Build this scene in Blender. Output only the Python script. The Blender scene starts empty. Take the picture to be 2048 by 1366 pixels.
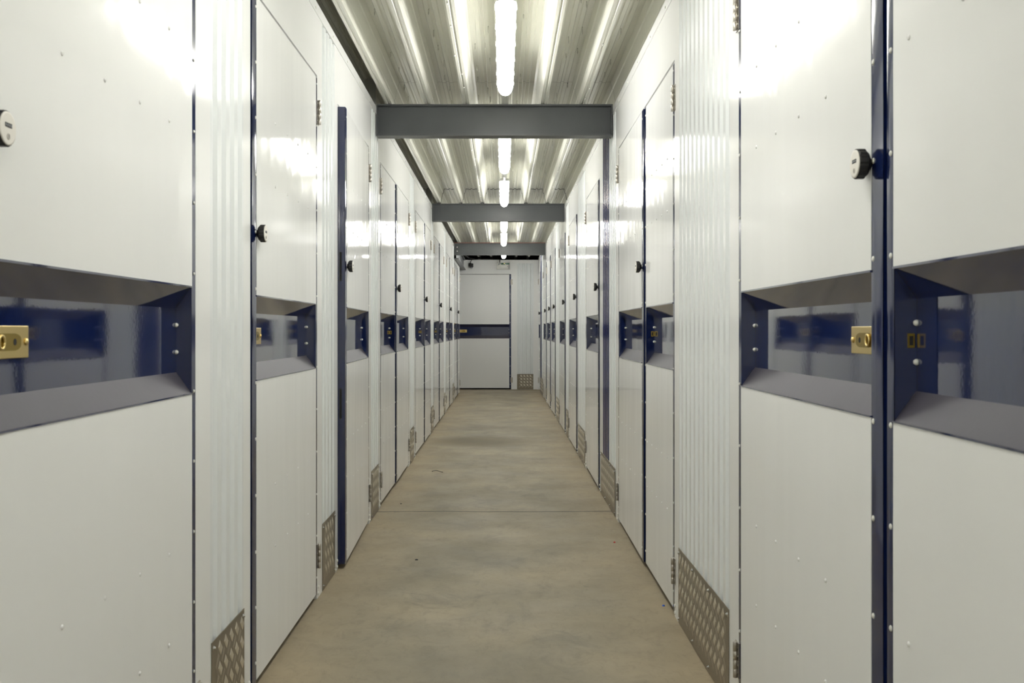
import bpy, bmesh, math, random
from mathutils import Vector, Matrix, noise
random.seed(7)
PI = math.pi
SC = bpy.context.scene
C = SC.collection

# ------------------------------------------------------------------ camera, world, exposure
CAM_Z = 1.10
cam_data = bpy.data.cameras.new('camera')
cam = bpy.data.objects.new('camera', cam_data)
C.objects.link(cam)
cam.location = (0, 0, CAM_Z)
cam.rotation_euler = (PI/2, 0, 0)
cam_data.sensor_width = 36.0
cam_data.lens = 36.0
cam_data.shift_x = 18/2048
cam_data.shift_y = -23/2048
cam_data.clip_start = 0.02
cam_data.dof.use_dof = True
cam_data.dof.focus_distance = 7.0
cam_data.dof.aperture_fstop = 13.0
SC.camera = cam

world = bpy.data.worlds.new('world')
SC.world = world
world.use_nodes = True
world.node_tree.nodes['Background'].inputs[0].default_value = (0.9, 0.95, 1.0, 1)
world.node_tree.nodes['Background'].inputs[1].default_value = 0.004
SC.view_settings.view_transform = 'Standard'
SC.view_settings.look = 'None'
SC.view_settings.gamma = 1.0
SC.view_settings.exposure = 0.0
SC.view_settings.use_curve_mapping = False
LAMP = 28.5                       # radiance of the strip light diffusers
LAMP_COL = (1.0, 0.988, 0.945)

# ------------------------------------------------------------------ measurements (metres)
XL, XR = -0.76, 0.66              # wall faces
YEND = 18.96                      # end wall face
Y0 = -3.2                         # wall behind the camera
WALL_TOP = 2.434
TRIM_Z = 2.389
DOOR_TOP = 2.128
HEAD_Z = 2.140
DECK_Z = 2.452                    # underside of the roof deck's low flutes
DECK_H = 0.15

# ------------------------------------------------------------------ materials
def nmat(name):
    m = bpy.data.materials.new(name)
    m.use_nodes = True
    nt = m.node_tree
    return m, nt, nt.nodes['Principled BSDF']

def N(nt, kind, **kw):
    n = nt.nodes.new(kind)
    for k, v in kw.items():
        if k.startswith('i_'):
            n.inputs[k[2:].replace('_', ' ')].default_value = v
        else:
            setattr(n, k, v)
    return n

def world_pos(nt, scale=(1, 1, 1)):
    g = N(nt, 'ShaderNodeNewGeometry')
    mp = N(nt, 'ShaderNodeMapping')
    mp.inputs['Scale'].default_value = scale
    nt.links.new(g.outputs['Position'], mp.inputs['Vector'])
    return mp.outputs['Vector']

def ramp(nt, src, stops):
    r = N(nt, 'ShaderNodeValToRGB')
    cr = r.color_ramp
    while len(cr.elements) < len(stops):
        cr.elements.new(0.5)
    for e, (p, c) in zip(cr.elements, stops):
        e.position = p
        e.color = (c, c, c, 1) if isinstance(c, (int, float)) else (*c, 1)
    nt.links.new(src, r.inputs['Fac'])
    return r.outputs['Color']

def plain(name, col, rough=0.5, metal=0.0, coat=0.0, bump=None, vary=0.0, spec=0.5):
    m, nt, b = nmat(name)
    b.inputs['Base Color'].default_value = (*col, 1)
    b.inputs['Roughness'].default_value = rough
    b.inputs['Metallic'].default_value = metal
    b.inputs['Coat Weight'].default_value = coat
    b.inputs['Coat Roughness'].default_value = 0.05
    b.inputs['Specular IOR Level'].default_value = spec
    if bump:
        last = None
        for (scale, sc3, dist) in bump:
            v = world_pos(nt, sc3)
            n = N(nt, 'ShaderNodeTexNoise')
            n.inputs['Scale'].default_value = scale
            n.inputs['Detail'].default_value = 1.5
            nt.links.new(v, n.inputs['Vector'])
            bp = N(nt, 'ShaderNodeBump')
            bp.inputs['Strength'].default_value = 1.0
            bp.inputs['Distance'].default_value = dist
            nt.links.new(n.outputs['Fac'], bp.inputs['Height'])
            if last: nt.links.new(last, bp.inputs['Normal'])
            last = bp.outputs['Normal']
        nt.links.new(last, b.inputs['Normal'])
    if vary:
        v = world_pos(nt)
        n = N(nt, 'ShaderNodeTexNoise')
        n.inputs['Scale'].default_value = 6.0
        n.inputs['Detail'].default_value = 6.0
        nt.links.new(v, n.inputs['Vector'])
        c0 = tuple(x*(1-vary) for x in col); c1 = tuple(min(1, x*(1+vary)) for x in col)
        nt.links.new(ramp(nt, n.outputs['Fac'], [(0.3, c0), (0.7, c1)]), b.inputs['Base Color'])
    return m

M = {}
M['white'] = plain('white_gloss_steel', (0.86, 0.865, 0.845), 0.085, 0, 0.0,
                   bump=[(1.5, (1, 1, 0.9), 0.004), (8.0, (1, 1.0, 0.13), 0.0014), (55, (1, 1, 1), 0.00005)], spec=0.05)
M['frame_white'] = plain('white_frame_steel', (0.86, 0.865, 0.845), 0.12, 0, 0.0, bump=[(2.0, (1, 1, 1), 0.002)], spec=0.08)
M['corr'] = plain('white_corrugated_steel', (0.84, 0.865, 0.86), 0.14, 0, 0.0, spec=0.15)
M['blue'] = plain('dark_blue_gloss_steel', (0.006, 0.014, 0.066), 0.04, 0, 0.5,
                  bump=[(3.0, (1, 1, 1), 0.0015), (110, (1, 1, 1), 0.00003)], spec=0.6)
M['blue_strip'] = plain('dark_blue_edge_steel', (0.007, 0.015, 0.068), 0.10, 0, 0.0, bump=[(5.0, (1, 1, 1), 0.002)], spec=0.5)
M['blue_dusty'] = plain('dusty_dark_blue_steel', (0.050, 0.045, 0.062), 0.42, bump=[(60, (1, 1, 1), 0.0001)], vary=0.06, spec=0.25)
M['blue_corr'] = plain('dark_blue_corrugated_steel', (0.014, 0.022, 0.11), 0.15)
M['rivet_white'] = plain('white_rivet', (0.78, 0.78, 0.72), 0.3)
M['black'] = plain('black_gap', (0.006, 0.006, 0.007), 0.7)
M['rubber'] = plain('black_rubber', (0.018, 0.018, 0.017), 0.42)
M['brass'] = plain('satin_brass', (0.72, 0.56, 0.24), 0.30, 1.0, bump=[(160, (1, 1, 1), 0.00004)])
M['brass_dark'] = plain('shaded_brass', (0.34, 0.24, 0.05), 0.35, 1.0)  # shade on the strike and inside the bolt slot put into the colour
M['dial'] = plain('cream_dial_face', (0.80, 0.77, 0.70), 0.32)
M['zinc'] = plain('zinc_screw', (0.62, 0.62, 0.60), 0.25, 1.0)
M['hinge'] = plain('stainless_hinge', (0.50, 0.47, 0.42), 0.30, 0.9)
M['beam'] = plain('grey_beam_paint', (0.088, 0.094, 0.096), 0.38, vary=0.07)
M['beam_edge'] = plain('red_primer', (0.22, 0.05, 0.03), 0.6)
M['galv'] = plain('galvanised_steel', (0.45, 0.46, 0.44), 0.35, 0.7)
M['housing'] = plain('lamp_housing', (0.62, 0.63, 0.60), 0.4)
M['pcb'] = plain('green_circuit_board', (0.02, 0.16, 0.07), 0.4)
M['battery'] = plain('grey_battery', (0.28, 0.29, 0.30), 0.5)
M['sticker'] = plain('pale_cover', (0.62, 0.62, 0.56), 0.3)
M['dark_void'] = plain('dark_roof_void', (0.02, 0.02, 0.02), 0.8)
M['cable'] = plain('black_cable', (0.02, 0.02, 0.02), 0.45)
M['red_bit'] = plain('red_plastic_bit', (0.6, 0.03, 0.03), 0.5)
M['blue_bit'] = plain('blue_plastic_bit', (0.03, 0.12, 0.6), 0.5)
M['glass'] = plain('clear_cover', (0.9, 0.92, 0.9), 0.1)

def deck_material():
    m, nt, b = nmat('roof_deck_steel')
    b.inputs['Metallic'].default_value = 0.0
    b.inputs['Roughness'].default_value = 0.18
    v = world_pos(nt, (5, 0.2, 5))
    n = N(nt, 'ShaderNodeTexNoise'); n.inputs['Scale'].default_value = 1.2; n.inputs['Detail'].default_value = 4
    nt.links.new(v, n.inputs['Vector'])
    nt.links.new(ramp(nt, n.outputs['Fac'], [(0.3, (0.79, 0.79, 0.69)), (0.7, (0.83, 0.83, 0.745))]), b.inputs['Base Color'])
    return m
M['deck'] = deck_material()

def tread_material():
    m, nt, b = nmat('aluminium_tread_plate')
    b.inputs['Metallic'].default_value = 0.85
    b.inputs['Roughness'].default_value = 0.36
    b.inputs['Base Color'].default_value = (0.30, 0.265, 0.205, 1)
    g = N(nt, 'ShaderNodeNewGeometry')
    w = N(nt, 'ShaderNodeTexWave'); w.wave_type = 'BANDS'; w.bands_direction = 'DIAGONAL'
    w.inputs['Scale'].default_value = 75
    nt.links.new(g.outputs['Position'], w.inputs['Vector'])
    bp = N(nt, 'ShaderNodeBump'); bp.inputs['Distance'].default_value = 0.0005; bp.inputs['Strength'].default_value = 0.8
    nt.links.new(w.outputs['Fac'], bp.inputs['Height'])
    nt.links.new(bp.outputs['Normal'], b.inputs['Normal'])
    return m
M['tread'] = tread_material()
M['tread_bright'] = plain('aluminium_tread_bright', (0.74, 0.70, 0.61), 0.30, 0.8)  # bars that catch the light: stronger reflection put into the colour

M['tread_dim'] = plain('aluminium_tread_dim', (0.44, 0.40, 0.33), 0.36, 0.85)  # same metal on the crossing bars, weaker reflection painted as a darker colour

def floor_material():
    m, nt, b = nmat('dusty_concrete')
    L = nt.links
    p = world_pos(nt)
    def noise_(scale, detail, rough=0.6, sc3=(1, 1, 1), dist=0.0):
        v = world_pos(nt, sc3)
        n = N(nt, 'ShaderNodeTexNoise')
        n.inputs['Scale'].default_value = scale; n.inputs['Detail'].default_value = detail
        n.inputs['Roughness'].default_value = rough; n.inputs['Distortion'].default_value = dist
        L.new(v, n.inputs['Vector'])
        return n.outputs['Fac']
    def mix(f, a, bb, mode='MIX'):
        x = N(nt, 'ShaderNodeMix', data_type='RGBA', blend_type=mode)
        if isinstance(f, float): x.inputs[0].default_value = f
        else: L.new(f, x.inputs[0])
        for i, c in ((6, a), (7, bb)):
            if isinstance(c, tuple): x.inputs[i].default_value = (*c, 1)
            else: L.new(c, x.inputs[i])
        return x.outputs[2]
    def math_(op, a, bb=None, clamp=False):
        x = N(nt, 'ShaderNodeMath', operation=op, use_clamp=clamp)
        for i, c in ((0, a), (1, bb)):
            if c is None: continue
            if isinstance(c, (int, float)): x.inputs[i].default_value = c
            else: L.new(c, x.inputs[i])
        return x.outputs[0]
    sep = N(nt, 'ShaderNodeSeparateXYZ'); L.new(p, sep.inputs[0])
    X, Y = sep.outputs[0], sep.outputs[1]
    base = ramp(nt, noise_(1.7, 7, 0.6), [(0.32, (0.235, 0.207, 0.152)), (0.5, (0.300, 0.262, 0.190)), (0.70, (0.380, 0.322, 0.225))])
    dark = ramp(nt, noise_(4.0, 9, 0.72, (1, 0.8, 1), 0.8), [(0.52, 0.0), (0.68, 1.0)])
    c = mix(math_('MULTIPLY', dark, 0.55), base, (0.170, 0.158, 0.130))
    # ochre dust swept up against both walls
    edge = math_('ABSOLUTE', math_('ADD', X, 0.05))
    dn = noise_(2.3, 5, 0.6, (1, 0.5, 1))
    de = math_('MULTIPLY', math_('SUBTRACT', math_('ADD', edge, math_('MULTIPLY', dn, 0.5)), 0.60), 2.0, True)
    c = mix(math_('MULTIPLY', de, 0.65), c, (0.430, 0.340, 0.215))
    # brown damp stain with a shape of its own
    sx = math_('DIVIDE', math_('ADD', X, 0.20), 0.62); sy = math_('DIVIDE', math_('SUBTRACT', Y, 10.1), 0.60)
    d2 = math_('ADD', math_('MULTIPLY', sx, sx), math_('MULTIPLY', sy, sy))
    sn = noise_(3.0, 5, 0.6)
    st = math_('SUBTRACT', 1.45, math_('ADD', d2, math_('MULTIPLY', sn, 1.2)), True)
    c = mix(math_('MULTIPLY', st, 0.95), c, (0.125, 0.098, 0.048))
    # scuffs
    sc = ramp(nt, noise_(9.0, 8, 0.75, (1, 0.35, 1), 2.0), [(0.62, 0.0), (0.70, 1.0)])
    c = mix(math_('MULTIPLY', sc, 0.30), c, (0.12, 0.11, 0.10))
    fs_ = ramp(nt, noise_(22.0, 8, 0.8, (1, 0.6, 1), 1.0), [(0.50, 0.0), (0.72, 1.0)])
    c = mix(math_('MULTIPLY', fs_, 0.40), c, (0.150, 0.138, 0.112))
    fl = ramp(nt, noise_(14.0, 9, 0.8, (1, 0.7, 1), 3.0), [(0.60, 0.0), (0.68, 1.0)])
    c = mix(math_('MULTIPLY', fl, 0.35), c, (0.46, 0.38, 0.26))
    # slab joint
    jn = noise_(2.5, 5)
    jy = math_('ABSOLUTE', math_('SUBTRACT', math_('ADD', Y, math_('MULTIPLY', jn, 0.07)), 6.24))
    j = math_('LESS_THAN', jy, 0.010)
    c = mix(math_('MULTIPLY', j, 0.85), c, (0.045, 0.038, 0.030))
    jy2 = math_('ABSOLUTE', math_('SUBTRACT', Y, 18.3)); 
    c = mix(math_('MULTIPLY', math_('LESS_THAN', jy2, 0.06), 0.35), c, (0.5, 0.47, 0.40))
    L.new(c, b.inputs['Base Color'])
    b.inputs['Specular IOR Level'].default_value = 0.25
    L.new(ramp(nt, noise_(3, 5), [(0.3, 0.50), (0.7, 0.68)]), b.inputs['Roughness'])
    bp = N(nt, 'ShaderNodeBump'); bp.inputs['Distance'].default_value = 0.0015; bp.inputs['Strength'].default_value = 0.5
    L.new(noise_(38, 6, 0.7), bp.inputs['Height'])
    L.new(bp.outputs['Normal'], b.inputs['Normal'])
    return m
M['floor'] = floor_material()

def lamp_material():
    m, nt, b = nmat('lamp_diffuser_glow')
    b.inputs['Base Color'].default_value = (0.8, 0.8, 0.78, 1)
    b.inputs['Emission Color'].default_value = (*LAMP_COL, 1)
    b.inputs['Emission Strength'].default_value = LAMP
    return m
M['lamp'] = lamp_material()

def lamp_end_material():
    m, nt, b = nmat('lamp_end_glow')
    b.inputs['Base Color'].default_value = (0.75, 0.75, 0.72, 1)
    b.inputs['Roughness'].default_value = 0.2
    b.inputs['Emission Color'].default_value = (*LAMP_COL, 1)
    b.inputs['Emission Strength'].default_value = 0.75
    return m
M['lamp_end'] = lamp_end_material()

# ------------------------------------------------------------------ mesh builder
class MB:
    def __init__(self, f=None):
        self.v = []; self.f = []; self.m = []; self.mats = []; self.smooth = []
        self.T = f or (lambda p: p)
    def mi(self, mat):
        if mat not in self.mats: self.mats.append(mat)
        return self.mats.index(mat)
    def add(self, verts, faces, mat, smooth=False):
        b = len(self.v); k = self.mi(mat)
        self.v += [self.T(tuple(p)) for p in verts]
        for fc in faces:
            self.f.append([b+i for i in fc]); self.m.append(k); self.smooth.append(smooth)
    def box(self, a, b, mat, bev=0.0):
        x0, x1 = sorted((a[0], b[0])); y0, y1 = sorted((a[1], b[1])); z0, z1 = sorted((a[2], b[2]))
        vs = [(x0,y0,z0),(x1,y0,z0),(x1,y1,z0),(x0,y1,z0),(x0,y0,z1),(x1,y0,z1),(x1,y1,z1),(x0,y1,z1)]
        fs = [(0,3,2,1),(4,5,6,7),(0,1,5,4),(1,2,6,5),(2,3,7,6),(3,0,4,7)]
        self.add(vs, fs, mat)
    def prism(self, prof, y0, y1, mat, axis='y', smooth=False, caps=True):
        # prof: closed list of 2D points; extruded along an axis
        n = len(prof)
        def P(p, t):
            return {'y': (p[0], t, p[1]), 'x': (t, p[0], p[1]), 'z': (p[0], p[1], t)}[axis]
        vs = [P(p, y0) for p in prof] + [P(p, y1) for p in prof]
        fs = [(i, (i+1) % n, n+(i+1) % n, n+i) for i in range(n)]
        self.add(vs, fs, mat, smooth)
        if caps: self.add(vs, [tuple(range(n)), tuple(range(2*n-1, n-1, -1))], mat)
    def lathe(self, c, axis, prof, mat, n=20, smooth=True, squash=None):
        # prof: list of (radius, height along axis); axis 'x','y','z'
        vs = []; fs = []
        for (r, h) in prof:
            for k in range(n):
                a = 2*PI*k/n; p = (r*math.cos(a), r*math.sin(a))
                q = {'x': (h, p[0], p[1]), 'y': (p[0], h, p[1]), 'z': (p[0], p[1], h)}[axis]
                vs.append((c[0]+q[0], c[1]+q[1], c[2]+q[2]))
        for j in range(len(prof)-1):
            for k in range(n):
                fs.append((j*n+k, j*n+(k+1) % n, (j+1)*n+(k+1) % n, (j+1)*n+k))
        self.add(vs, fs, mat, smooth)
        e = []
        if prof[0][0] > 1e-6: e.append(tuple(range(n-1, -1, -1)))
        if prof[-1][0] > 1e-6: e.append(tuple((len(prof)-1)*n+k for k in range(n)))
        if e: self.add(vs, e, mat)
    def tube(self, pts, r, mat, n=8):
        vs = []; fs = []; pts = [Vector(p) for p in pts]
        up = Vector((0.13, 0.37, 0.92)).normalized()
        for i, p in enumerate(pts):
            d = (pts[min(i+1, len(pts)-1)] - pts[max(i-1, 0)]).normalized()
            s = d.cross(up).normalized(); t = s.cross(d)
            for k in range(n):
                a = 2*PI*k/n
                vs.append(tuple(p + s*r*math.cos(a) + t*r*math.sin(a)))
        for j in range(len(pts)-1):
            for k in range(n):
                fs.append((j*n+k, j*n+(k+1) % n, (j+1)*n+(k+1) % n, (j+1)*n+k))
        self.add(vs, fs, mat, True)
        self.add(vs, [tuple(range(n-1, -1, -1)), tuple((len(pts)-1)*n+k for k in range(n))], mat)
    def rivet(self, v, u, w, mat, r=0.0055, h=0.0028, axis='x'):
        self.lathe((v, u, w), axis, [(r, 0), (r*0.9, h*0.5), (r*0.55, h*0.9), (0.0, h)], mat, n=10)
    def build(self, name, parent=None, loc=None, bevel=None, recalc=True, weld=True):
        me = bpy.data.meshes.new(name)
        me.from_pydata(self.v, [], self.f)
        for m in self.mats: me.materials.append(M[m])
        me.polygons.foreach_set('material_index', self.m)
        me.polygons.foreach_set('use_smooth', self.smooth)
        bm = bmesh.new(); bm.from_mesh(me)
        if weld: bmesh.ops.remove_doubles(bm, verts=bm.verts, dist=1e-6)
        if recalc: bmesh.ops.recalc_face_normals(bm, faces=bm.faces)
        bm.to_mesh(me); bm.free()
        o = bpy.data.objects.new(name, me)
        C.objects.link(o)
        if parent: o.parent = parent
        if loc: o.location = loc
        if bevel:
            md = o.modifiers.new('bevel', 'BEVEL'); md.width = bevel; md.segments = 2; md.limit_method = 'ANGLE'
        return o

def thing(name, label, cat, loc=(0, 0, 0), rotz=0.0, group=None):
    o = bpy.data.objects.new(name, None); C.objects.link(o)
    o.location = loc; o.rotation_euler = (0, 0, rotz); o.empty_display_size = 0.1
    o['label'] = label; o['category'] = cat
    if group: o['group'] = group
    return o
def tag(o, label, cat, group=None, kind=None):
    o['label'] = label; o['category'] = cat
    if group: o['group'] = group
    if kind: o['kind'] = kind
    return o
def struct(o, label=None):
    o['kind'] = 'structure'
    if label: o['label'] = label
    return o

# ------------------------------------------------------------------ setting: floor, walls, roof deck
mb = MB(); mb.box((-2.4, Y0-0.2, -0.12), (2.0, YEND+0.4, 0.0), 'floor')
struct(mb.build('floor'), 'dusty grey concrete corridor floor with one cross joint')

# door tables: (near edge, far edge, kind); kind 'single', 'passive' (hinged near), 'active' (hinged far)
LEFT = [(1.438, 2.532, 'single'), (3.080, 4.187, 'single'), (4.705, 5.808, 'ajar'),
        (6.335, 7.222, 'passive'), (7.222, 8.236, 'active'),
        (8.850, 9.855, 'passive'), (9.855, 10.735, 'active'),
        (11.235, 12.155, 'passive'), (12.155, 13.080, 'active'),
        (13.655, 14.500, 'passive'), (14.500, 15.400, 'active'),
        (15.900, 16.950, 'passive'), (16.950, 17.940, 'active')]
RIGHT = [(0.660, 1.762, 'passive'), (1.762, 2.868, 'active'),
         (3.940, 4.752, 'passive'), (4.752, 5.852, 'active'),
         (6.990, 8.120, 'single'), (9.100, 10.200, 'single'), (10.820, 11.910, 'single'),
         (12.870, 13.930, 'single'), (14.150, 15.360, 'single'), (15.560, 16.650, 'single'),
         (18.060, 18.890, 'single')]

def gaps(table, y0, y1):
    out = []; y = y0
    for a, b, _ in table:
        if a - y > 0.01: out.append((y, a))
        y = b
    if y1 - y > 0.01: out.append((y, y1))
    return out

LEND = 18.0
gl = gaps(LEFT, 0.95, LEND); gr = gaps(RIGHT, 0.30, YEND)
def header(side, a, b, zt, n):
    X = XL if side == 'L' else XR; s = -1 if side == 'L' else 1
    mb = MB()
    mb.box((X, a, HEAD_Z), (X+s*0.05, b, zt), 'frame_white')
    mb.box((X+s*0.006, a+0.002, DOOR_TOP+0.001), (X+s*0.05, b-0.002, HEAD_Z), 'frame_white')
    struct(mb.build('trim_%d' % n))
def runs(table):
    out = []
    for a, b, k in table:
        if k == 'active' and out and abs(out[-1][1]-a) < 0.02: out[-1] = (out[-1][0], b)
        else: out.append((a, b))
    return out
nt_ = 10
for side, tb in (('L', LEFT), ('R', RIGHT)):
    for a, b in runs(tb):
        header(side, a, b, 2.205 if side == 'L' and a > 15.8 else TRIM_Z, nt_); nt_ += 1
mb = MB(); mb.box((XL, Y0, 0), (XL-0.05, 0.95, TRIM_Z), 'frame_white')
struct(mb.build('wall_left'), 'white steel wall along the left side of the corridor')
mb = MB(); mb.box((XR, Y0, 0), (XR+0.05, 0.30, TRIM_Z), 'frame_white')
struct(mb.build('wall_right'), 'white steel wall along the right side of the corridor')
mb = MB(); mb.box((-2.4, Y0-0.1, 0), (2.0, Y0, 2.9), 'frame_white'); struct(mb.build('wall_back'))

# top angle along both walls, with screws
def top_trim(side, y0, y1, n):
    mb = MB(); X = XL if side == 'L' else XR; s = 1 if side == 'L' else -1
    mb.box((X+s*0.003, y0, TRIM_Z-0.001), (X-s*0.045, y1, WALL_TOP), 'frame_white')
    y = y0+0.2
    while y < y1:
        mb.lathe((X+s*0.003, y, TRIM_Z+0.016), 'x', [(0.006, 0), (0.005, s*0.003), (0, s*0.004)], 'rivet_white', n=8)
        y += 0.42
    return struct(mb.build('trim_%d' % n))
top_trim('L', Y0, 15.86, 1); top_trim('R', Y0, YEND, 2)

# roof deck: deep trapezoid troughs running along the corridor
def deck():
    mb = MB()
    per = 0.2315; c0 = 0.012
    prof = []
    k0 = -9; k1 = 8
    for k in range(k0, k1+1):
        c = c0 + k*per
        z = DECK_Z; H = DECK_H
        prof += [(c-0.054, z+H), (c-0.046, z+H*0.72), (c-0.040, z+H*0.68), (c-0.029, z+H*0.30), (c-0.026, z+H*0.26), (c-0.019, z), (c-0.006, z), (c-0.003, z+0.004), (c+0.003, z+0.004), (c+0.006, z), (c+0.019, z),
                 (c+0.026, z+H*0.26), (c+0.029, z+H*0.30), (c+0.040, z+H*0.68), (c+0.046, z+H*0.72), (c+0.054, z+H)]
        m = c + per/2
        prof += [(m-0.035, z+H), (m-0.030, z+H-0.005), (m-0.012, z+H-0.005), (m-0.006, z+H+0.004), (m+0.006, z+H+0.004), (m+0.012, z+H-0.005), (m+0.030, z+H-0.005), (m+0.035, z+H)]
    t = 0.001
    for (y0, y1) in ((Y0, 1.2), (1.202, 6.20), (6.204, 10.885), (10.935, 15.95), (15.953, 18.35)):
        n = len(prof)
        dz = 0.0
        vs = [(x, y0, z+dz) for x, z in prof] + [(x, y1, z+dz) for x, z in prof]
        fs = [(i, i+1, n+i+1, n+i) for i in range(n-1)]
        mb.add(vs, fs, 'deck')
    # blackness above the deck
    mb.box((-2.4, Y0, DECK_Z+DECK_H+0.03), (2.0, 18.35, DECK_Z+DECK_H+0.06), 'dark_void')
    mb.box((-2.4, 18.35, 2.95), (2.0, YEND+1.6, 3.0), 'dark_void')
    return struct(mb.build('ceiling', recalc=False), 'deep ribbed pale steel roof deck')
ceil = deck()
# self drilling screws poking through the deck
mb = MB()
for row, (x, zz) in enumerate(((-0.60, 0), (-0.335, 0), (-0.148, 0), (-0.083, 0), (0.098, 0), (0.345, 0), (0.385, 0), (0.59, 0), (-0.227, -1), (0.472, -1), (-0.86, 0))):
    y = 3.2 + 0.13*row % 0.4
    while y < 15.6:
        if random.random() < 0.72:
            z1 = DECK_Z + (DECK_H-0.003 if zz == 0 else 0)
            yy = y + random.uniform(-0.06, 0.06); xx = x + random.uniform(-0.012, 0.012)
            l = random.uniform(0.028, 0.042) if zz == 0 else 0.016
            mb.lathe((xx, yy, z1-l), 'z', [(0.0003, 0), (0.003, 0.008), (0.003, l)], 'zinc', n=6)
        y += 0.30 if row % 2 else 0.38
o = mb.build('deck_screw', parent=ceil); o['kind'] = 'stuff'

# rib joists over the far end, beyond the last beam
for k in range(-3, 3):
    mb = MB(); c = 0.012 + k*0.2315 + (0 if k < 0 else 0.2315*0)
    mb.box((c-0.019, 18.36, DECK_Z), (c+0.019, YEND+1.3, DECK_Z+0.002), 'galv')
    mb.box((c-0.019, 18.36, DECK_Z), (c-0.017, YEND+1.3, DECK_Z+0.1), 'galv')
    mb.box((c+0.017, 18.36, DECK_Z), (c+0.019, YEND+1.3, DECK_Z+0.1), 'galv')
    tag(mb.build('roof_joist'), 'pale steel roof joist, %s of six above the end wall' %
        ('leftmost', 'second', 'third', 'fourth', 'fifth', 'rightmost')[k+3], 'roof joist', 'roof joists beyond the last beam')

# ------------------------------------------------------------------ corrugated sheet section
def corr_profile(u0, u1, depth=0.011, pitch=0.0785):
    n = max(1, round((u1-u0)/pitch)); p = (u1-u0)/n
    pts = [(u0, 0.0)]
    for i in range(n):
        a = u0 + i*p
        g = p*0.30
        m = a + p/2
        pts += [(m-g, 0), (m-g+0.005, -depth), (m-g*0.25, -depth), (m-g*0.12, -depth*0.72), (m+g*0.12, -depth*0.72), (m+g*0.25, -depth), (m+g-0.005, -depth), (m+g, 0)]
    pts.append((u1, 0.0))
    return pts

def corr_add(mb, u0, u1, z0, z1, mat, depth=0.011):
    pts = corr_profile(u0, u1, depth)
    n = len(pts)
    vs = [(v, u, z0) for u, v in pts] + [(v, u, z1) for u, v in pts]
    mb.add(vs, [(i, i+1, n+i+1, n+i) for i in range(n-1)], mat)

def tread_plate(root, T, u0, u1, z1=0.285, pitch=0.056, bend=True):
    mb = MB(T)
    v = 0.0005
    mb.box((v, u0, 0.004), (v+0.0022, u1, z1), 'tread')
    # raised lozenges
    def bar(cu, cz, sgn, mat, h):
        L_, B_ = 0.0195, (0.0115 if sgn < 0 else 0.0075)
        f = v+0.0022; r2 = 0.70711
        K = [(-1, -1), (1, -1), (1, 1), (-1, 1)]
        def q(k, r, hh):
            a, b = k[0]*L_*r, k[1]*B_*(r*1.2-0.2)
            return (f+hh, cu + (a*r2 + b*r2), cz + sgn*(a*r2 - b*r2))
        vs = [q(k, 1.0, 0) for k in K] + [q(k, 0.75, h) for k in K]
        if all(u0+0.001 < p[1] < u1-0.001 and 0.005 < p[2] < z1-0.001 for p in vs):
            mb.add(vs, [(0, 1, 5, 4), (1, 2, 6, 5), (2, 3, 7, 6), (3, 0, 4, 7), (4, 5, 6, 7)], mat)
    z = 0.026
    while z < z1+0.03:
        u = u0 + 0.022
        while u < u1+0.05:
            bar(u, z, -1, 'tread_bright', 0.0020)
            bar(u-0.0285, z-0.028, 1, 'tread_dim', 0.0011)
            u += 0.0570
        z += 0.0560
    o = mb.build('kick_plate', parent=root)
    n = 2 if (u1-u0) < 0.5 else 4
    for i in range(n):
        u = u0+0.015 + (u1-u0-0.03)*i/(n-1)
        for zz in (z1-0.018, 0.022):
            mb = MB(T)
            mb.lathe((v+0.002, u, zz), 'x', [(0.0065, 0), (0.0065, 0.0012), (0.0042, 0.0015), (0.0040, 0.0055), (0, 0.006)], 'zinc', n=8)
            mb.build('screw', parent=o)
    return o

def wall_panel(side, y0, y1, corr, kick, label, zt=TRIM_Z, blue=None):
    X = XL if side == 'L' else XR; s = 1 if side == 'L' else -1
    root = thing('corrugated_panel', label, 'wall panel', (X, y0, 0), 0, 'corrugated panels between the locker doors')
    W = y1-y0
    T = lambda p: (s*p[0], p[1], p[2])
    mb = MB(T)
    c0, c1 = (corr[0]-y0, corr[1]-y0) if corr else (W*0.5, W*0.5)
    mb.box((-0.045, 0.0, 0.0), (0.0, c0, zt), 'frame_white')
    mb.box((-0.045, c1, 0.0), (0.0, W, zt), 'frame_white')
    if corr:
        mb.box((-0.045, c0, 0.0), (-0.020, c1, zt), 'frame_white')
    # feet bolts
    for u in (min(0.02, c0*0.5), W-min(0.02, (W-c1)*0.5)):
        for zz in (0.018, 0.045):
            mb.lathe((0, u, zz), 'x', [(0.008, 0), (0.0075, 0.003), (0.004, 0.005), (0.0, 0.0055)], 'rivet_white', n=8)
    mb.build('frame_post', parent=root)
    if corr:
        mb = MB(T)
        if blue:
            corr_add(mb, c0, c1, 0.0, zt-0.002, 'corr') if False else None
            b0, b1 = blue[0]-y0, blue[1]-y0
            if b0 > c0+0.02: corr_add(mb, c0, b0, 0.0, zt-0.002, 'corr')
            if b1 < c1-0.02: corr_add(mb, b1, c1, 0.0, zt-0.002, 'corr')
            mb2 = MB(T); corr_add(mb2, b0, b1, 0.0, zt-0.002, 'blue_corr')
            o2 = mb2.build('blue_corrugated_sheet', parent=root, recalc=False); o2['label'] = 'dark blue corrugated sheet'
            if mb.v: mb.build('corrugated_sheet', parent=root, recalc=False)
        else:
            corr_add(mb, c0, c1, 0.0, zt-0.002, 'corr')
            mb.build('corrugated_sheet', parent=root, recalc=False)
    if kick:
        tread_plate(root, T, kick[0]-y0, kick[1]-y0)
    return root

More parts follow.
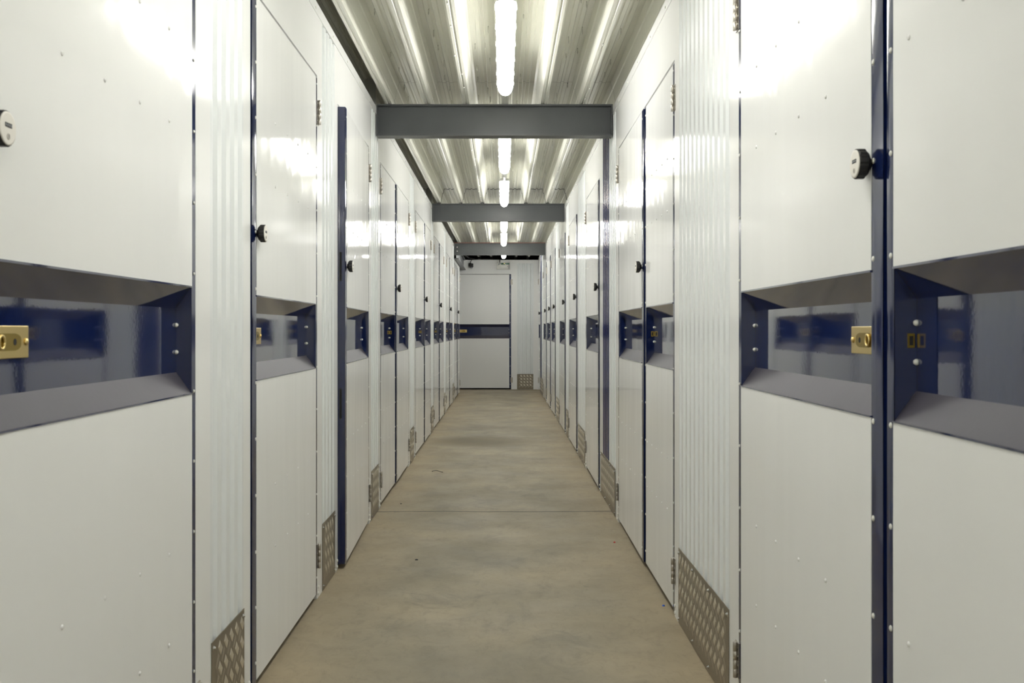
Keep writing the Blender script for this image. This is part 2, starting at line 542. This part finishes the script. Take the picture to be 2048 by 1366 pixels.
LP = [  # left panels: corrugated range, kick range, label
    (0.95, 1.438, (1.06, 1.33), None, 'narrow white corrugated panel before the first left door'),
    (2.532, 3.080, (2.656, 2.999), (2.665, 2.999), 'white corrugated panel with tread kick plate, first one seen on the left wall'),
    (4.187, 4.705, (4.29, 4.625), (4.300, 4.620), 'white corrugated panel left of the ajar door, kick plate scuffed dark'),
    (5.808, 6.335, (5.90, 6.245), (5.900, 6.245), 'white corrugated panel right after the ajar door under the first beam'),
    (8.236, 8.850, (8.36, 8.72), (8.370, 8.720), 'white corrugated panel between the two nearest double doors on the left'),
    (10.735, 11.235, (10.82, 11.15), (10.82, 11.15), 'white corrugated panel at the second beam on the left wall'),
    (13.080, 13.655, (13.18, 13.52), (13.18, 13.52), 'white corrugated panel on the left wall, second from the far end'),
    (15.400, 15.900, (15.48, 15.82), (15.48, 15.82), 'white corrugated panel nearest the far end of the left wall'),
]
for y0, y1, c, k, lab in LP: wall_panel('L', y0, y1, c, k, lab)
mb = MB(); mb.box((XL, 17.94, 0), (XL-0.05, LEND, HEAD_Z), 'frame_white'); struct(mb.build('trim_3'))
wall_panel('R', 0.30, 0.66, None, None, 'plain white frame panel before the first right door')
wall_panel('R', 2.868, 3.940, (2.975, 3.845), (2.985, 3.838), 'widest white corrugated panel, large tread kick plate, right wall')
wall_panel('R', 5.852, 6.990, (5.97, 6.765), (6.010, 6.880), 'half white half blue corrugated panel under the first beam, right wall', blue=(6.365, 6.765))
wall_panel('R', 8.120, 9.100, (8.22, 8.98), (8.230, 8.980), 'white corrugated panel just past the blue and white one, right wall')
wall_panel('R', 10.200, 10.820, (10.30, 10.72), (10.340, 10.660), 'narrow white corrugated panel at the second beam, right wall')
wall_panel('R', 11.910, 12.870, (12.02, 12.78), (12.02, 12.66), 'white corrugated panel with small kick plate beyond the second beam, right wall')
wall_panel('R', 13.930, 14.150, None, None, 'slim plain white post between two single doors, nearer one, right wall')
wall_panel('R', 15.360, 15.560, None, None, 'slim plain white post between two single doors, farther one, right wall')
wall_panel('R', 16.650, 18.060, (16.9, 17.98), (16.85, 17.98), 'corrugated panel with blue far strip and kick plate near the end wall, right wall', blue=(17.40, 17.98))
mb = MB(); mb.box((XR, 18.89, 0), (XR+0.05, YEND, HEAD_Z), 'frame_white'); struct(mb.build('trim_4'))

# ------------------------------------------------------------------ locker doors
R_LO, R_HI = 0.947, 1.203
STRIP_Z = [0.08, 0.25, 0.42, 0.593, 0.766, 0.938, 1.226, 1.40, 1.575, 1.75, 1.92, 2.09]
def locker_door(kind, W, loc, sx, sy, label, rotz=0.0, end=False, detail=2):
    root = thing('locker_door', label, 'door', loc, rotz, 'white and blue locker doors')
    T = lambda p: (sx*p[0], -sy*p[1], p[2])         # p = (out of wall, distance from the hinge, height)
    active = kind != 'passive'
    g = 0.003
    W = W - (0.010 if active else g)
    st = 0.055 if active else 0.030                  # blue strip at the latch edge
    hs = 0.030                                       # blue strip at the hinge edge
    top, bot = DOOR_TOP, 0.022
    th = 0.045
    f = -0.0015
    # ---- blue leaf
    mb = MB(T)
    a, b = g, W
    mb.box((-th, a, R_HI), (f, b, top), 'blue')
    mb.box((-th, a, bot), (f, b, R_LO), 'blue')
    mb.box((-th, a, R_LO), (f, a+hs, R_HI), 'blue')
    mb.box((-th, b-st, R_LO), (f, b, R_HI), 'blue')
    if active:                                       # two slots in the latch edge
        for z0, z1 in ((1.325, 1.459), (0.690, 0.830)):
            mb.box((-0.026, b, z0), (-0.016, b+0.0006, z1), 'black')
    leaf = mb.build('leaf', parent=root)
    if active: pass
    # ---- edge strips with rivets
    for (u, nm) in ((b-st*0.28, 'latch_strip'), (a+hs*0.5, 'hinge_strip')):
        mb = MB(T)
        if nm == 'latch_strip':
            # thin folded sheet, softly buckled between rivets
            n = 60; vs = []
            for i in range(n+1):
                z = bot + (top-bot)*i/n
                wob = 0.0016*noise.noise(Vector((loc[1]*3.1, z*3.2, sx)))
                lip = 0.0022*(noise.noise(Vector((loc[1]*1.7+9, z*2.3, sx*3))))
                vs += [(0.0002+wob*0.5, b, z), (0.0012+wob, b-st*0.5, z), (0.0002, b-st-lip, z)]
            fs = []
            for i in range(n):
                for j in range(2):
                    if R_LO-0.001 < (bot + (top-bot)*(i+0.5)/n) < R_HI+0.001 or True:
                        fs.append((i*3+j, i*3+j+1, (i+1)*3+j+1, (i+1)*3+j))
            mb.add(vs, fs, 'blue_strip', True)
        else:
            mb.box((f, a, bot), (f+0.0016, a+hs, top), 'blue_strip')
        du = -st*0.5+0.006 if nm == 'latch_strip' and active else 0
        for z in STRIP_Z:
            z = z + (0 if nm == 'latch_strip' else 0.012)
            mb.rivet(0.0006, (b-st+0.011) if nm == 'latch_strip' else u, z, 'rivet_white', r=0.0055 if nm == 'latch_strip' else 0.0045)
        mb.build(nm, parent=root, recalc=(nm != 'latch_strip'))
    # ---- white skins
    for nm, z0, z1, rows in (('upper_panel', R_HI+0.004, top-0.002, (1.575, 1.785)), ('lower_panel', bot+0.004, R_LO-0.003, (0.384, 0.590))):
        mb = MB(T)
        u0, u1 = a+hs, b-st
        nu, nz = 10, 14
        def pt(i, j):
            uu = u0 + (u1-u0)*i/nu; zz = z0 + (z1-z0)*j/nz
            e = math.sin(PI*i/nu)*math.sin(PI*j/nz)
            d = 0.0022*e*noise.noise(Vector((loc[0]*7+uu*1.6, loc[1]*2.3+zz*1.9, 3.1)))
            ed = 0.0030*noise.noise(Vector((loc[1]*4.1, zz*3.0, 7.7+sx)))*math.sin(PI*j/nz)
            if i == nu: uu += ed
            return (0.0012 + d, uu, zz)
        vs = [pt(i, j) for j in range(nz+1) for i in range(nu+1)]
        fs = [(j*(nu+1)+i, j*(nu+1)+i+1, (j+1)*(nu+1)+i+1, (j+1)*(nu+1)+i) for j in range(nz) for i in range(nu)]
        mb.add(vs, fs, 'white', True)
        # returned edges
        ring = [i for i in range(nu+1)] + [(j+1)*(nu+1)-1 for j in range(1, nz+1)] + [nz*(nu+1)+i for i in range(nu-1, -1, -1)] + [j*(nu+1) for j in range(nz-1, 0, -1)]
        rv = [vs[i] for i in ring]; n = len(rv)
        mb.add(rv + [(-0.0016, p[1], p[2]) for p in rv], [(i, (i+1) % n, n+(i+1) % n, n+i) for i in range(n)], 'white')
        for z in rows:
            for q in (0.085, 0.275, 0.465, 0.655, 0.845):
                if q > 0.8 and active: continue
                mb.rivet(0.0012, u0 + (u1-u0)*(q+0.09), z, 'white', r=0.0048, h=0.0030)
        mb.build(nm, parent=root, recalc=False, weld=False)
    # ---- pressed blue recess
    mb = MB(T)
    d = -0.037; ins = 0.050
    u0, u1 = a+hs, b-st
    fr = [(f, u0, R_LO), (f, u1, R_LO), (f, u1, R_HI), (f, u0, R_HI)]
    bk = [(d, u0+0.002, R_LO+ins), (d, u1-0.002, R_LO+ins), (d, u1-0.002, R_HI-ins), (d, u0+0.002, R_HI-ins)]
    mb.add(fr+bk, [(1, 2, 6, 5), (2, 3, 7, 6), (3, 0, 4, 7), (4, 5, 6, 7)], 'blue')
    mb.add(fr+bk, [(0, 1, 5, 4)], 'blue_dusty')
    # little folded lips at the mouth
    mb.box((f, u0, R_LO-0.003), (0.003, u1, R_LO), 'blue'); mb.box((f, u0, R_HI), (0.003, u1, R_HI+0.004), 'blue')
    for u, sgn in ((u0+0.007, 1), (u1-0.007, -1)):
        for z in (1.046, 1.112):
            mb.lathe((d, u, z), 'x', [(0.0052, 0), (0.0052, 0.003), (0.0036, 0.006), (0.0, 0.0075)], 'rivet_white', n=8)
    rec = mb.build('recess', parent=root, recalc=False)
    if active:
        # ---- brass sliding bolt plate in the recess
        mb = MB(T)
        l0, l1 = W-0.261, W-0.058
        mb.box((d, l0, 1.054), (d+0.004, l1, 1.107), 'brass')
        pl = mb.build('lock_plate', parent=root, bevel=0.0015)
        mb = MB(T)
        cz = 1.0805; cu = l0+0.074
        pr = []
        for k in range(24):
            an = 2*PI*k/24
            pr.append((cu+0.056*max(-0.82, min(0.82, math.cos(an)*0.9)), cz+0.0155*max(-0.9, min(0.9, math.sin(an)*1.1))))
        mb.prism(pr, d+0.0041, d+0.0046, 'brass_dark', axis='x')
        mb.lathe((d+0.0046, cu-0.024, cz), 'x', [(0.0055, 0), (0.0055, 0.0003)], 'black', n=16)
        # round eye for the padlock
        for k in range(1):
            R0, r0 = 0.0105, 0.0024; vs = []; fs = []
            nn, mm = 20, 8
            for i in range(nn):
                for j in range(mm):
                    t = 2*PI*i/nn; p = 2*PI*j/mm
                    rr = R0 + r0*math.cos(p)
                    vs.append((d+0.0065+r0*math.sin(p), cu+0.024+rr*math.cos(t)*0.9, cz+rr*math.sin(t)))
            for i in range(nn):
                for j in range(mm):
                    fs.append((i*mm+j, ((i+1) % nn)*mm+j, ((i+1) % nn)*mm+(j+1) % mm, i*mm+(j+1) % mm))
            mb.add(vs, fs, 'brass', True)
        mb.build('bolt_eye', parent=pl)
        for u in (l0+0.011, l1-0.011):
            mb = MB(T)
            mb.lathe((d+0.004, u, cz), 'x', [(0.0062, 0), (0.0055, 0.0025), (0.0, 0.0045)], 'brass', n=14)
            mb.build('brass_screw', parent=pl)
        # ---- combination dial knob
        mb = MB(T)
        ku, kz = W-0.061, 1.397
        mb.lathe((0.0012, ku, kz), 'x', [(0.011, 0), (0.011, 0.004), (0.021, 0.006), (0.0235, 0.009), (0.0240, 0.012)], 'rubber', n=28)
        vs = []; fs = []; n = 48                     # ribbed grip
        for h in (0.0122, 0.0132, 0.0255, 0.0275):
            for k in range(n):
                an = 2*PI*k/n; r = (0.0272 if k % 4 < 3 else 0.0256) - (0.0012 if h in (0.0122, 0.0275) else 0)
                vs.append((h, ku+r*math.cos(an), kz+r*math.sin(an)))
        for j in range(3):
            for k in range(n): fs.append((j*n+k, j*n+(k+1) % n, (j+1)*n+(k+1) % n, (j+1)*n+k))
        fs.append(tuple(range(n-1, -1, -1))); fs.append(tuple(3*n+k for k in range(n)))
        mb.add(vs, fs, 'rubber')
        knob = mb.build('dial_knob', parent=root)
        mb = MB(T)
        mb.lathe((0.0275, ku, kz), 'x', [(0.0252, 0), (0.0248, 0.0012), (0.022, 0.0016)], 'dial', n=32)
        mb.box((0.0291, ku-0.0105, kz+0.0015), (0.0296, ku+0.0105, kz+0.0080), 'black')
        for k in range(4):
            uu = ku-0.0082+k*0.0055
            mb.box((0.0296, uu-0.0016, kz+0.0030), (0.0299, uu+0.0014, kz+0.0066), 'battery')
        mb.lathe((0.0291, ku, kz-0.0120), 'x', [(0.0050, 0), (0.0046, 0.0008)], 'hinge', n=16)
        mb.box((0.0299, ku-0.0007, kz-0.0150), (0.0301, ku+0.0007, kz-0.0090), 'black')
        fo = mb.build('dial_face', parent=knob); fo['label'] = 'cream dial face with number window and keyhole'
    else:
        mb = MB(T)                                   # strike for the partner's bolt
        mb.box((d+0.003, u1-0.0035, 1.070), (d+0.015, u1-0.0015, 1.094), 'brass_dark')
        mb.box((d+0.006, u1-0.0042, 1.074), (d+0.012, u1-0.0034, 1.090), 'black')
        mb.box((d, u1-0.014, 1.071), (d+0.002, u1-0.011, 1.093), 'brass_dark')
        mb.build('strike', parent=root)
    # ---- hinges
    for z in (0.125, 1.940):
        mb = MB(T)
        mb.lathe((0.0085, -0.006, z), 'z', [(0.0055, 0), (0.0062, 0.001), (0.0062, 0.0235), (0.0055, 0.0242), (0.0062, 0.025), (0.0062, 0.0485), (0.0055, 0.0492), (0.0062, 0.05), (0.0062, 0.0735), (0.0055, 0.0742), (0.0062, 0.075), (0.0062, 0.099), (0.0055, 0.1)], 'hinge', n=14)
        mb.box((0.0005, -0.005, z+0.001), (0.0030, 0.010, z+0.099), 'hinge')
        mb.box((0.0005, -0.030, z+0.001), (0.0030, -0.005, z+0.099), 'hinge')
        for zz in (0.015, 0.038, 0.062, 0.085):
            mb.rivet(0.0030, 0.004, z+zz, 'zinc', r=0.0028, h=0.0015)
            mb.rivet(0.0030, -0.018, z+zz, 'zinc', r=0.0032, h=0.0015)
        mb.build('hinge', parent=root)
    return root

LL = ['white locker door, nearest on the left, its dial knob cut off by the picture edge',
      'single white locker door between the first two corrugated panels of the left wall',
      'white locker door standing slightly ajar, its blue slotted edge facing us',
      'left leaf of the double locker door just past the ajar door',
      'right leaf, with dial knob, of the double locker door just past the ajar door',
      'left leaf of the second double locker door on the left wall, near the second beam',
      'right leaf, with dial knob, of the second double locker door on the left wall',
      'left leaf of the third double locker door on the left wall, past the second beam',
      'right leaf, with dial knob, of the third double locker door on the left wall',
      'left leaf of the fourth double locker door on the left wall, before the third beam',
      'right leaf, with dial knob, of the fourth double locker door on the left wall',
      'left leaf of the farthest double locker door on the left wall',
      'right leaf, with dial knob, of the farthest double locker door on the left wall']
RL = ['white locker door leaf cut off by the right edge of the picture, no knob',
      'large white locker door leaf with dial knob and brass bolt plate, nearest on the right',
      'knobless leaf of the double locker door beyond the widest corrugated panel, right wall',
      'leaf with dial knob of the double locker door beyond the widest corrugated panel, right wall',
      'single white locker door just past the blue and white corrugated panel, right wall',
      'second single locker door past the blue corrugated sheet, before the second beam, right wall',
      'third single locker door past the blue corrugated sheet, right wall',
      'fourth single locker door past the blue corrugated sheet, right wall',
      'fifth single locker door past the blue corrugated sheet, between two slim white posts',
      'sixth single locker door past the blue corrugated sheet, next to the far corrugated panel',
      'narrow locker door seen edge-on in the right wall against the end wall']
def place(table, labels, side):
    for (a, b, k), lab in zip(table, labels):
        X = XL if side == 'L' else XR; sx = 1 if side == 'L' else -1
        if k == 'passive': locker_door(k, b-a, (X, a, 0), sx, -1, lab)
        else:
            rz = math.radians(1.75 if k == 'ajar' else (0.12 if a < 4 else 0.34)) * sx
            locker_door(k, b-a, (X, b, 0), sx, 1, lab, rotz=rz)
place(LEFT, LL, 'L'); place(RIGHT, RL, 'R')

# ------------------------------------------------------------------ end wall
EX0 = -2.2
ED_H, ED_W = 0.150, 1.09        # end door hinge x and width
ETOP = 2.396
T = lambda p: (p[1], YEND - p[0], p[2])   # p = (out, x, z)
mb = MB(T); mb.box((-0.05, 0.565, 0), (0, XR, 2.33), 'frame_white')
struct(mb.build('wall_end'), 'white steel wall closing the far end of the corridor')
mb = MB(T); mb.box((-0.05, 0.259, 2.330), (0, XR, ETOP), 'frame_white'); mb.box((-0.004, 0.259, ETOP-0.002), (0.006, XR, ETOP+0.002), 'frame_white')
struct(mb.build('trim_6'))
mb = MB(T); mb.box((-0.05, ED_H, 0), (0, 0.259, HEAD_Z-0.006), 'frame_white'); struct(mb.build('trim_7'))
mb = MB(T); mb.box((-0.05, EX0, HEAD_Z-0.006), (0, 0.259, ETOP), 'frame_white'); mb.box((-0.004, EX0, ETOP-0.002), (0.006, 0.259, ETOP+0.002), 'frame_white')
struct(mb.build('trim_5'))
mb = MB(T); mb.box((-0.05, EX0, 0), (0, ED_H-ED_W, HEAD_Z-0.006), 'frame_white'); struct(mb.build('wall_end_passage'))
root = thing('corrugated_panel', 'pale grey corrugated panel with small tread kick plate set in the end wall', 'wall panel', (0, 0, 0), 0, 'corrugated panels between the locker doors')
mb = MB(T); corr_add(mb, 0.259, 0.565, 0.0, 2.33, 'corr', 0.022); mb.build('corrugated_sheet', parent=root, recalc=False)
mb = MB(T); mb.box((-0.05, 0.259, 0), (-0.030, 0.565, 2.33), 'frame_white'); mb.build('backing_sheet', parent=root)
tread_plate(root, T, 0.260, 0.562)
locker_door('single', ED_W, (ED_H, YEND, 0), 1, 1, 'white locker door with blue band and brass bolt facing us in the end wall', rotz=-PI/2)
# side passage left of the end
mb = MB(); mb.box((EX0-0.05, 16.9, 0), (EX0, YEND, 2.4), 'frame_white'); struct(mb.build('wall_passage'))
mb = MB(); mb.box((EX0, LEND-0.05, 0), (XL-0.05, LEND, 2.2), 'frame_white'); struct(mb.build('wall_passage_near'))
# dark backing behind the end wall
mb = MB(); mb.box((-2.4, YEND+1.5, 0), (2.0, YEND+1.6, 3.0), 'dark_void'); struct(mb.build('wall_void'))

# ------------------------------------------------------------------ steel beams
def i_beam(name, label, x0, x1, y, zb, zt, axis='x', bolts=False, primer=False, group='steel beams under the roof'):
    root = thing(name, label, 'beam', (0, 0, 0), 0, group)
    mb = MB()
    tf = 0.009; hw = 0.05
    if axis == 'x':
        mb.box((x0, y, zb), (x1, y+2*hw, zb+tf), 'beam')
        mb.box((x0, y, zt-tf), (x1, y+2*hw, zt), 'beam')
        mb.box((x0, y+hw-0.004, zb+tf), (x1, y+hw+0.004, zt-tf), 'beam')
        for xx in (x0, x1-0.008):
            mb.box((xx, y+0.004, zb+tf), (xx+0.008, y+2*hw-0.004, zt-tf), 'beam')
    else:
        mb.box((x0, y, zb), (x0+0.085, x1, zb+tf), 'beam')
        mb.box((x0, y, zt-tf), (x0+0.085, x1, zt), 'beam')
        mb.box((x0+0.038, y, zb+tf), (x0+0.046, x1, zt-tf), 'beam')
    mb.build('web_and_flanges', parent=root)
    if primer:
        mb = MB(); mb.box((x0, y-0.001, zt-0.004), (x1, y+0.03, zt+0.003), 'beam_edge'); o = mb.build('primer_edge', parent=root); o['label'] = 'red primer edge'
    if bolts:
        for z in (zb+0.062, zb+0.125):
            mb = MB(); mb.lathe((x0+0.045, y+hw-0.004, z), 'y', [(0.0115, 0), (0.0115, -0.007), (0.006, -0.007), (0.006, -0.014)], 'zinc', n=6, smooth=False)
            mb.build('bolt', parent=root)
    return root
BZ0, BZ1 = 2.262, 2.450
i_beam('steel_beam', 'dark grey steel beam across the corridor, nearest and widest of the three', XL+0.004, XR-0.004, 6.12, BZ0, BZ1)
i_beam('steel_beam', 'dark grey steel beam across the corridor, middle one of the three', XL+0.004, XR-0.004, 10.93, BZ0, BZ1)
i_beam('steel_beam', 'dark grey steel beam with two bolts, farthest across the corridor', XL+0.004, XR-0.004, 15.86, BZ0, BZ1, bolts=True, primer=True)
i_beam('steel_beam', 'short grey steel beam running lengthwise above the far left doors', -0.775, YEND-0.005, 15.97, 2.212, 2.40, axis='y')
# upright plates where the beams meet the left wall line
for y in (6.10, 10.91):
    mb = MB(); mb.box((XL-0.06, y, 2.436), (XL+0.002, y+0.004, 2.60), 'galv')
    tag(mb.build('steel_bracket'), 'thin upright steel plate above the left wall at the %s beam' % ('first' if y < 7 else 'second'), 'bracket')

# ------------------------------------------------------------------ strip lights
LX = 0.012
def strip_light(y0, label, L=1.45):
    root = thing('strip_light', label, 'light', (LX, y0, DECK_Z), 0, 'glowing strip lights along the roof')
    hw = 0.0425; depth = 0.085
    mb = MB()
    n = 10
    # housing against the deck
    def ring(half, r, y0, y1, z, k=12):
        pts = []
        for i in range(k+1):
            a = PI + PI*i/k; pts.append((half*math.cos(a)*1.0, y0+r+r*math.sin(a), z))
        for i in range(k+1):
            a = PI*i/k; pts.append((half*math.cos(a), y1-r+r*math.sin(a), z))
        return pts
    def loft(mb, levels, y0, y1, mat, r=0.030):
        rings = [ring(hw*s, r*s, y0+(1-s)*0.02, y1-(1-s)*0.02, z) for s, z in levels]
        m = len(rings[0]); vs = [p for q in rings for p in q]; fs = []
        for j in range(len(rings)-1):
            for i in range(m): fs.append((j*m+i, j*m+(i+1) % m, (j+1)*m+(i+1) % m, (j+1)*m+i))
        fs.append(tuple(range(m))); fs.append(tuple((len(rings)-1)*m+i for i in range(m)))
        mb.add(vs, fs, mat, False)
    loft(mb, [(0.95, -0.001), (1.0, -0.006), (1.0, -0.024)], 0.0, L, 'housing')
    mb.build('housing', parent=root)
    mb = MB()
    lv = []
    for i in range(8):
        a = (PI/2)*i/7.6
        lv.append((max(0.12, math.cos(a)**0.8), -0.0245 - (depth-0.0245)*math.sin(a)))
    loft(mb, lv, 0.012, L-0.012, 'lamp')
    o = mb.build('diffuser', parent=root)
    for p in o.data.polygons: p.use_smooth = True
    for yy in (0.09, 0.36, 0.63, 0.90, 1.17, L-0.07):
        for s in (-1, 1):
            mb = MB()
            mb.box((s*hw, yy-0.011, -0.034), (s*(hw+0.004), yy+0.011, -0.014), 'housing')
            mb.build('clip', parent=root)
    return root
strip_light(-4.0+0.6, 'strip light behind the viewer, farthest back')
strip_light(-1.20, 'strip light overhead behind the viewer')
strip_light(1.70, 'strip light overhead just above the top of the picture')
strip_light(4.12, 'largest glowing strip light, in front of the first beam')
strip_light(6.90, 'glowing strip light partly hidden by the first beam')
strip_light(9.12, 'glowing strip light ending just before the second beam')
strip_light(11.95, 'glowing strip light partly hidden by the second beam')
strip_light(14.08, 'glowing strip light ending at the third beam')
strip_light(16.78, 'glowing strip light beyond the third beam, only its tip showing')
# coupling between lights two and three
mb = MB(); mb.tube([(LX, 8.34, DECK_Z-0.03), (LX, 9.13, DECK_Z-0.03)], 0.009, 'housing')
mb.lathe((LX, 8.70, DECK_Z-0.055), 'z', [(0.022, 0), (0.022, 0.05)], 'housing', n=16)
tag(mb.build('cable_joint'), 'small grey cable joint between two strip lights past the first beam', 'cable joint')

# ------------------------------------------------------------------ emergency light box and sensor on the end wall
x0, x1 = -0.112, 0.130
z0, z1 = CAM_Z+(660-539)/108.0, CAM_Z+(660-525)/108.0
root = thing('emergency_light', 'white emergency light box with green circuit board above the end door', 'light', (x0, YEND, z0))
root.scale = (1, 0.45, 1)
W, H = x1-x0, z1-z0
mb = MB(); mb.box((0, -0.010, 0), (W, -0.001, H), 'sticker')
for a, b in (((0, -0.055, 0), (W, -0.010, 0.008)), ((0, -0.055, H-0.010), (W, -0.010, H)), ((0, -0.055, 0), (0.010, -0.010, H)), ((W-0.010, -0.055, 0), (W, -0.010, H))):
    mb.box(a, b, 'sticker')
mb.build('box', parent=root)
mb = MB(); mb.box((0.075, -0.030, H*0.70), (W-0.012, -0.010, H*0.92), 'pcb')
mb.box((0.095, -0.036, H*0.78), (0.112, -0.030, H*0.88), 'black'); mb.box((0.130, -0.036, H*0.80), (0.142, -0.030, H*0.90), 'brass')
mb.box((0.150, -0.036, H*0.72), (0.168, -0.030, H*0.80), 'sticker'); mb.box((0.180, -0.036, H*0.80), (0.190, -0.030, H*0.90), 'blue_corr')
mb.build('circuit_board', parent=root)
mb = MB(); mb.tube([(0.075, -0.03, H*0.86), (0.050, -0.035, H*0.90), (0.030, -0.035, H*0.78), (0.028, -0.03, H*0.60), (0.040, -0.03, H*0.52)], 0.004, 'blue_corr')
mb.tube([(0.045, -0.03, H*0.75), (0.055, -0.03, H*0.62), (0.040, -0.03, H*0.55)], 0.004, 'black')
mb.build('wire', parent=root)
mb = MB(); mb.box((W-0.028, -0.035, 0.012), (W-0.013, -0.010, H*0.68), 'battery'); mb.build('battery', parent=root)
mb = MB(); mb.box((0.030, -0.045, 0.014), (W-0.034, -0.040, H*0.66), 'sticker')
mb.lathe((W-0.045, -0.045, H*0.45), 'y', [(0.006, 0), (0.006, -0.002)], 'black', n=12)
mb.build('reflector', parent=root)

sx_, sz_ = (942.5-1006)/108.0, CAM_Z+(660-531)/108.0
root = thing('motion_sensor', 'small black motion sensor hanging above the end door', 'sensor', (sx_, YEND, sz_))
mb = MB(); mb.box((-0.045, -0.025, -0.02), (0.005, -0.001, 0.045), 'rubber'); mb.build('mount', parent=root, bevel=0.004)
mb = MB(); mb.box((-0.020, -0.075, -0.035), (0.040, -0.024, 0.035), 'rubber'); mb.build('body', parent=root, bevel=0.008)
mb = MB(); mb.lathe((0.010, -0.050, -0.034), 'z', [(0.026, 0), (0.024, -0.010), (0.014, -0.020), (0, -0.024)], 'battery', n=16); mb.build('lens', parent=root)
mb = MB()
pts = [(-0.012, -0.02, 0.045), (-0.010, -0.02, 0.07), (0.010, -0.02, 0.10), (0.012, -0.018, 0.14)]
mb.tube(pts, 0.005, 'cable'); mb.build('cable', parent=root)
# conduit along the top of the end wall
mb = MB()
mb.tube([(-0.72, 16.2, 2.40), (-0.68, 17.6, 2.41), (-0.62, YEND-0.04, ETOP+0.03), (-0.50, YEND-0.03, ETOP+0.012), (-0.062, YEND-0.03, ETOP+0.012), (-0.060, YEND-0.02, ETOP), (-0.060, YEND-0.02, z1)], 0.008, 'cable')
tag(mb.build('cable'), 'dark cable looping over the end wall to the emergency light', 'cable')

# ------------------------------------------------------------------ litter on the floor
def bit(px, py, mat, label, r=0.006):
    y = CAM_Z*2048/(py-660); x = (px-1006)*y/2048
    mb = MB(); mb.lathe((x, y, 0.0), 'z', [(r, 0), (r*0.9, 0.003), (r*0.4, 0.005)], mat, n=7, smooth=False)
    tag(mb.build('litter'), label, 'litter')
bit(1229, 1085, 'red_bit', 'tiny red plastic bit on the floor near the right wall')
bit(1327, 1212, 'blue_bit', 'tiny blue plastic bit on the floor near the right wall')
bit(833, 1120, 'rubber', 'tiny dark crumb lying on bare floor in the middle distance', 0.008)
bit(802, 1008, 'rubber', 'tiny dark crumb by the floor joint on the left')
y = CAM_Z*2048/(944-660)
mb = MB()
mb.tube([((864+i*3.2-1006)*y/2048, y+0.05*math.sin(i*0.6), 0.004+0.002*math.sin(i)) for i in range(8)], 0.0022, 'cable', n=6)
tag(mb.build('wire_scrap'), 'thin curled black wire scrap on the floor beyond the joint', 'litter')
